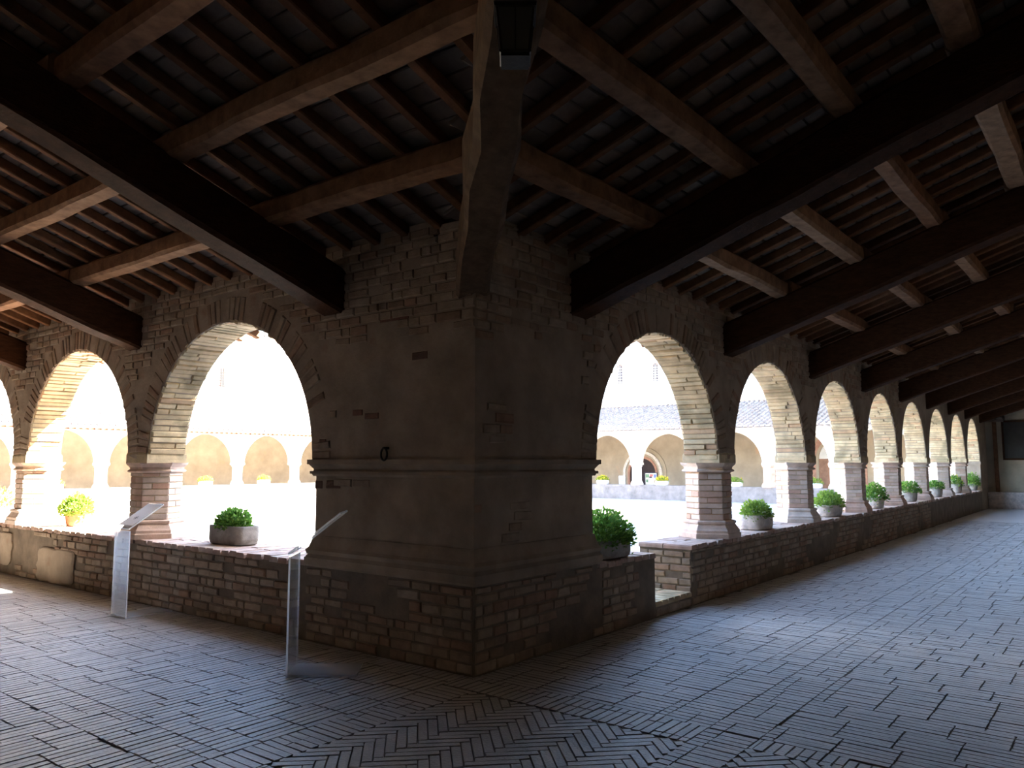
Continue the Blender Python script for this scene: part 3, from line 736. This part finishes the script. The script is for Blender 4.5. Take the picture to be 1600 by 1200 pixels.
# ------------------------------------------------------------------ planters
def leaves(b, c, rx, ry, rz, n, size, seed, droop=.25, thr=.0):
    r = random.Random(seed)
    for i in range(n):
        while True:
            q = Vector((r.uniform(-1,1), r.uniform(-1,1), r.uniform(-.12,1)))
            if .12 < q.length < 1: break
        if q.length < .6 and r.random() < .5: q = q.normalized()*r.uniform(.6, 1)
        lump = 1+.22*noise.noise((q.x*1.7+seed, q.y*1.7, q.z*1.7))
        p = Vector(c)+Vector((q.x*rx*lump, q.y*ry*lump, q.z*rz*lump))
        d = (Vector((q.x, q.y, q.z*.6+.35))+Vector((r.uniform(-.7,.7), r.uniform(-.7,.7), r.uniform(-.5,.5)))).normalized()
        s = d.cross(Vector((r.uniform(-1,1), r.uniform(-1,1), r.uniform(-1,1)))).normalized()
        L = size*r.uniform(.7, 1.35); W_ = L*.30; up = s.cross(d)
        b.v += [tuple(p), tuple(p+d*L*.5+s*W_+up*L*.08), tuple(p+d*L-up*L*.12), tuple(p+d*L*.5-s*W_+up*L*.08)]
        k = len(b.v); b.f += [(k-4,k-3,k-2), (k-4,k-2,k-1)]
def stems(b, c, rx, ry, rz, n, seed):
    r = random.Random(seed)
    for i in range(n):
        a = r.uniform(0, 6.28); q = r.uniform(0, 1)
        p0 = Vector(c)+Vector((rx*.4*q*math.cos(a), ry*.4*q*math.sin(a), -.01)); p1 = Vector(c)+Vector((rx*.85*q*math.cos(a), ry*.85*q*math.sin(a), rz*r.uniform(.6,.95)))
        t = .003; b.rings([[p0+Vector((t,0,0)), p0+Vector((-t,t,0)), p0+Vector((-t,-t,0))], [p1+Vector((t,0,0)), p1+Vector((-t,t,0)), p1+Vector((-t,-t,0))]], cap=False)
def superring(c, hx, hy, z, e, n=44, ang=0):
    P = []
    for i in range(n):
        t = 2*math.pi*(i+.5)/n; ct, st = math.cos(t), math.sin(t)
        x, y = hx*math.copysign(abs(ct)**(2/e), ct), hy*math.copysign(abs(st)**(2/e), st)
        P.append((c[0]+x*math.cos(ang)-y*math.sin(ang), c[1]+x*math.sin(ang)+y*math.cos(ang), z))
    return P
def planter(name, label, c, hx, hy, h, e, m, fol, group, cat='planter', flare=1.0, nl=900, size=.04, seed=1, leafm=None, ang=0, flowers=0, wall=.035, stemsn=20):
    """a stone or clay vessel with soil and leafy plants; fol = (rx, ry, rz)"""
    x, y, z = c; t = thing(name, label, cat, c, group)
    b = MB(); o = [superring((x,y), hx*f, hy*f, z+zz, e, ang=ang) for f, zz in ((.86/flare,0), (.95/flare**.7,h*.06), (1/flare**.4,h*.3), (1,h*.9), (.985,h), )]
    i_ = [superring((x,y), hx-wall, hy-wall, z+h, e, ang=ang), superring((x,y), hx-wall*1.2, hy-wall*1.2, z+h*.6, e, ang=ang)]
    b.rings(o+i_); b.build('trough' if hx != hy else 'pot', m, t, smooth=False)
    b = MB(); b.rings([superring((x,y), hx-wall*1.05, hy-wall*1.05, z+h*.80, e, ang=ang), superring((x,y), hx-wall*1.05, hy-wall*1.05, z+h*.88, e, ang=ang)]); b.build('soil', SOIL, t)
    b = MB()
    stems(b, (x,y,z+h*.88), fol[0], fol[1], fol[2], stemsn, seed); leaves(b, (x,y,z+h*.9), fol[0], fol[1], fol[2], nl, size, seed)
    b.build('foliage', leafm or LEAF, t, kind='stuff')
    if flowers:
        b = MB(); leaves(b, (x,y,z+h*.9+fol[2]*.2), fol[0]*.98, fol[1]*.98, fol[2]*.9, flowers, size*.9, seed+50); b.build('flowers', FLOWER, t, kind='stuff')
    return t
gR = 'planters along the right parapet'
planter('stone_planter', 'grey stone trough with a bushy green plant right beside the corner pier', (2.20,.23,ZP), .30, .20, .175, 4, STONE, (.40,.28,.28), gR, nl=2600, size=.042, seed=3, stemsn=40)
planter('stone_planter', 'pale stone trough with a rounded green shrub in the second right arch', (6.28,.24,ZP), .29, .17, .20, 4, PALESTONE, (.30,.2,.20), gR, nl=1500, size=.04, seed=5, leafm=LEAFY)
planter('stone_planter', 'wide pale stone bowl with yellow green plants in the third right arch', (9.62,.24,ZP), .38, .2, .20, 2.6, PALESTONE, (.44,.22,.24), gR, flare=1.12, nl=1400, size=.045, seed=8, leafm=LEAFY)
planter('stone_planter', 'rounded stone bowl with a tall green plant in the fourth right arch', (12.6,.22,ZP), .24, .19, .21, 2.4, PALESTONE, (.34,.24,.30), gR, flare=1.15, nl=1200, size=.05, seed=11)
planter('stone_planter', 'grey stone pot with sprawling green plant in the fifth right arch', (15.95,.25,ZP), .20, .19, .26, 2.2, STONE, (.30,.25,.24), gR, flare=1.2, nl=900, size=.05, seed=14)
planter('stone_planter', 'grey stone pot with a low green plant in the sixth right arch', (19.05,.23,ZP), .19, .18, .26, 2.2, STONE, (.24,.22,.20), gR, flare=1.2, nl=700, size=.05, seed=17)
planter('stone_planter', 'small stone pot with an orange tipped plant in the seventh right arch', (22.32,.26,ZP), .19, .18, .27, 2.2, STONE, (.22,.2,.28), gR, flare=1.2, nl=600, size=.05, seed=19, flowers=40)
planter('stone_planter', 'small stone pot with leafy plant in the last right arch', (25.25,.22,ZP), .18, .16, .22, 2.2, STONE, (.36,.22,.34), gR, flare=1.2, nl=700, size=.06, seed=23)
gL = 'planters along the left parapet'
planter('stone_planter', 'rectangular grey stone trough with fresh green leaves in the first left arch', (.40,3.78,ZPL), .14, .31, .20, 6, STONE, (.15,.27,.19), gL, nl=1500, size=.04, seed=27, leafm=LEAF, stemsn=40)
planter('clay_pot', 'terracotta pot with a trailing yellow green bush in the second left arch', (.42,7.66,ZPL), .14, .139, .20, 2, TERRA, (.20,.22,.25), gL, flare=1.25, nl=1200, size=.05, seed=31, leafm=LEAFY, wall=.025)
planter('clay_pot', 'terracotta pot with a sunlit bush in the third left arch', (.42,10.6,ZPL), .14, .139, .20, 2, TERRA, (.26,.30,.27), gL, flare=1.25, nl=500, size=.05, seed=33, leafm=LEAFY, wall=.025)
gF = 'flower troughs on the far parapets'
ZF = .67+FZ
def far_planter(c, along, label, seed, m=WHITEPOT, lm=LEAFY, fl_=260):
    hx, hy = (.30, .15) if along == 'x' else (.15, .30)
    planter('flower_trough', label, c, hx, hy, .19, 4, m, (hx*1.1, hy*1.1, .22), gF, nl=350, size=.06, seed=seed, leafm=lm, flowers=fl_)
far_planter((WX+.22,15.7,ZF), 'y', 'white trough of yellow flowers left of the round stone portal', 41)
far_planter((WX+.22,12.62,ZF), 'y', 'white trough of yellow flowers beside the framed poster', 42)
far_planter((WX+.22,9.2,ZF), 'y', 'white trough with a green plant behind the first right pillar', 43, fl_=30)
far_planter((WX+.22,5.95,ZF), 'y', 'white trough with a green plant before the wooden doors', 44, fl_=20)
far_planter((14.55,LY+.22,ZF), 'x', 'trough of pale yellow flowers in the sunlit arch seen behind the grey stone trough', 45)
far_planter((17.52,LY+.22,ZF), 'x', 'trough of pale yellow flowers in the sunlit arch nearest the corner pier', 46)
far_planter((8.35,LY+.22,ZF), 'x', 'trough of pale yellow flowers in the sunlit arch above the terracotta pot', 47)

# sign boards in the far wing
def board(name, label, cx, cy, w_, z0, z1, m):
    t = thing(name, label, 'sign', (cx, cy, FZ))
    b = MB(); b.box((cx, cy-w_/2, z0), (cx+.03, cy+w_/2, z1)); b.build('panel', m, t)
    for s in (-1, 1):
        b = MB(); b.hexa([(cx+.03,cy+s*w_*.38-.02,FZ),(cx+.07,cy+s*w_*.38-.02,FZ),(cx+.07,cy+s*w_*.38+.02,FZ),(cx+.03,cy+s*w_*.38+.02,FZ),(cx+.03,cy+s*w_*.38-.02,z1-.1),(cx+.05,cy+s*w_*.38-.02,z1-.1),(cx+.05,cy+s*w_*.38+.02,z1-.1),(cx+.03,cy+s*w_*.38+.02,z1-.1)]); b.build('leg', DOORW, t)
    return t
t = board('notice_board', 'small white notice board standing before the stone portal', WX+.9, 15.06, .33, .35, .93, WHITESIGN)
b = MB()
for k in range(3): b.box((WX+.893, 14.98-.06*k*.2, .85-k*.07), (WX+.9, 15.12, .87-k*.07))
b.build('print', INK, t)
t = board('poster_board', 'framed colourful poster on a stand beside the pillar of the far wing', WX+.9, 13.52, .60, .35, 1.08, POSTERC)
for k, (m, ya, yb, za, zb_) in enumerate(((PR3,-.27,-.14,.86,1.02), (PR1,-.1,.06,.92,1.02), (PR2,.1,.27,.86,1.02), (INK,-.05,.09,.84,.92), (WHITESIGN,-.10,.12,.45,.72), (PR2,.15,.25,.66,.78), (PR1,-.25,-.17,.64,.74))):
    b = MB(); b.box((WX+.893, 13.52+ya, za), (WX+.9, 13.52+yb, zb_)); b.build('picture', m, t)
b = MB()
for y0, y1, z0, z1 in ((-.32,-.29,.33,1.1), (.29,.32,.33,1.1), (-.32,.32,.33,.36), (-.32,.32,1.07,1.1)): b.box((WX+.88, 13.52+y0, z0), (WX+.93, 13.52+y1, z1))
b.build('frame', INK, t)

# ------------------------------------------------------------------ transparent lecterns
def lectern(label, A, u, wv, depth, width, ztop, run, rise, printed, plen):
    A = Vector(A); u = Vector(u).normalized(); wv = Vector(wv).normalized(); t = thing('lectern', label, 'lectern', A)
    th = .014
    def slab(name, p, e1, l1, e2, l2, n, m):
        b = MB(); q = [p, p+e1*l1, p+e1*l1+e2*l2, p+e2*l2]; b.hexa([x for x in q]+[x+n*th for x in q]); o = b.build(name, m, t)
        o.data.materials.append(EDGE)
        for f in o.data.polygons: f.material_index = 0 if f.index < 2 else 1                # the four narrow sides are whitened to stand in for edge glow
        return o
    slab('foot_plate', A+Z*.002, u, depth, wv, width, Z, FOOT)
    slab('upright', A+Z*(.002+th), Z, ztop-.016-th, wv, width, u, ACRYL)
    dr = (u*run+Z*rise).normalized(); n = wv.cross(dr); n = n if n.z > 0 else -n
    L = math.hypot(run, rise)
    p = slab('reading_panel', A+Z*ztop, dr, L, wv, width, n, ACRYL)
    if printed:
        b = MB(); o = A+Z*ztop+n*(th+.001); q = [o+dr*.05+wv*.012, o+dr*(L-.015)+wv*.012, o+dr*(L-.015)+wv*(width-.012), o+dr*.05+wv*(width-.012)]
        b.hexa(q+[x+n*.002 for x in q]); s = b.build('printed_sheet', PRINT, t)
        b = MB(); o2 = o+n*.004
        def bar(a0, a1, w0, w1):
            q = [o2+dr*a0+wv*w0, o2+dr*a1+wv*w0, o2+dr*a1+wv*w1, o2+dr*a0+wv*w1]; b.poly(q)
        c0, w0 = L*.40, width*.55
        for k in range(8):
            a = k*math.pi/4; r0, r1 = .018, .03
            q = [o2+dr*(c0+r*math.cos(g))+wv*(w0+r*math.sin(g)) for r, g in ((r0,a-.25),(r1,a-.15),(r1,a+.15),(r0,a+.25))]; b.poly(q)
        bar(c0-.006, c0+.006, w0-.035, w0-.028); bar(c0-.006, c0+.006, w0+.028, w0+.035); bar(c0-.012, c0+.012, w0-.01, w0+.01)
        b.build('emblem', INK, s)
    return t
lectern('clear acrylic lectern with a grey printed panel standing before the left parapet', (-.535,4.50,0), (1,0,0), (0,-1,0), .50, .31, .89, .36, .235, True, .5)
lectern('clear acrylic lectern seen edge-on beside the corner pier', (-.855,1.09,0), (.657,-.754,0), (.754,.657,0), .52, .345, .89, .38, .30, False, .5)

# ------------------------------------------------------------------ iron ring and lantern
t = thing('iron_ring', 'rusty iron ring hanging from the corner pier above the impost moulding', 'ring', (-.02,.945,1.67))
b = MB(); R = []
for i in range(22):
    a = 2*math.pi*i/22; c = Vector((-.05, .945+.036*math.cos(a), 1.645+.05*math.sin(a))); ra = Vector((0, math.cos(a), math.sin(a)))
    R.append([c+ra*.009*math.cos(g)+Vector((1,0,0))*.009*math.sin(g) for g in (0,1.05,2.09,3.14,4.19,5.24)])
b.rings(R+[R[0]], cap=False); b.build('hoop', IRON, t, smooth=True)
b = MB(); b.box((-.06,.936,1.685), (.03,.954,1.705)); b.build('staple', IRON, t)

lc = Vector((-2.065, -1.995, 3.227))                                  # bottom centre of the lantern, under the valley beam
lt = thing('lantern', 'black iron lantern with glass panes hanging from the valley beam', 'lantern', lc)
ax1 = Vector((.617, -.787, 0)).normalized(); ax2 = Vector((-ax1.y, ax1.x, 0))
def sq(h, z): return [lc+ax1*sx*h+ax2*sy*h+Z*z for sx, sy in ((-1,-1),(1,-1),(1,1),(-1,1))]
b = MB(); b.rings([sq(.058,0), sq(.058,.012), sq(.064,.016), sq(.064,.024)]); b.build('base', IRON, lt)
for i in range(4):
    A, B = sq(.056,.02), sq(.075,.20)
    b = MB(); k = (i+1)%4; b.poly([A[i], A[k], B[k], B[i]]); b.build('pane', PANE, lt)
    p0, p1 = A[i], B[i]; bt = timber(p0, p1, .010, .010, 0, 1, .1, ax2, i); bt.build('corner_bar', IRON, lt)
    m0, m1 = (A[i]+A[k])/2, (B[i]+B[k])/2; bt = timber(m0, m1, .006, .006, 0, 1, .1, ax1+ax2*.3, i); bt.build('glazing_bar', IRON, lt)
b = MB(); b.rings([sq(.085,.20), sq(.088,.215), sq(.05,.26), sq(.03,.28), sq(.03,.30), sq(.012,.315)]); b.build('cap', IRON, lt)
tb = -(lc.x+lc.y)/2; zbm = 2.89+SL*tb
b = timber(lc+Z*.31, Vector((lc.x, lc.y, zbm+.02)), .012, .012, 0, 2, .1, ax1, 3); b.build('hanger', IRON, lt)
b = MB(); b.rings([[lc+Vector((.016*math.cos(a), .016*math.sin(a), z)) for a in (0,.8,1.6,2.4,3.1,3.9,4.7,5.5)] for z in (.024, .06, .10)]); b.build('bulb', WHITEPOT, lt, smooth=True)
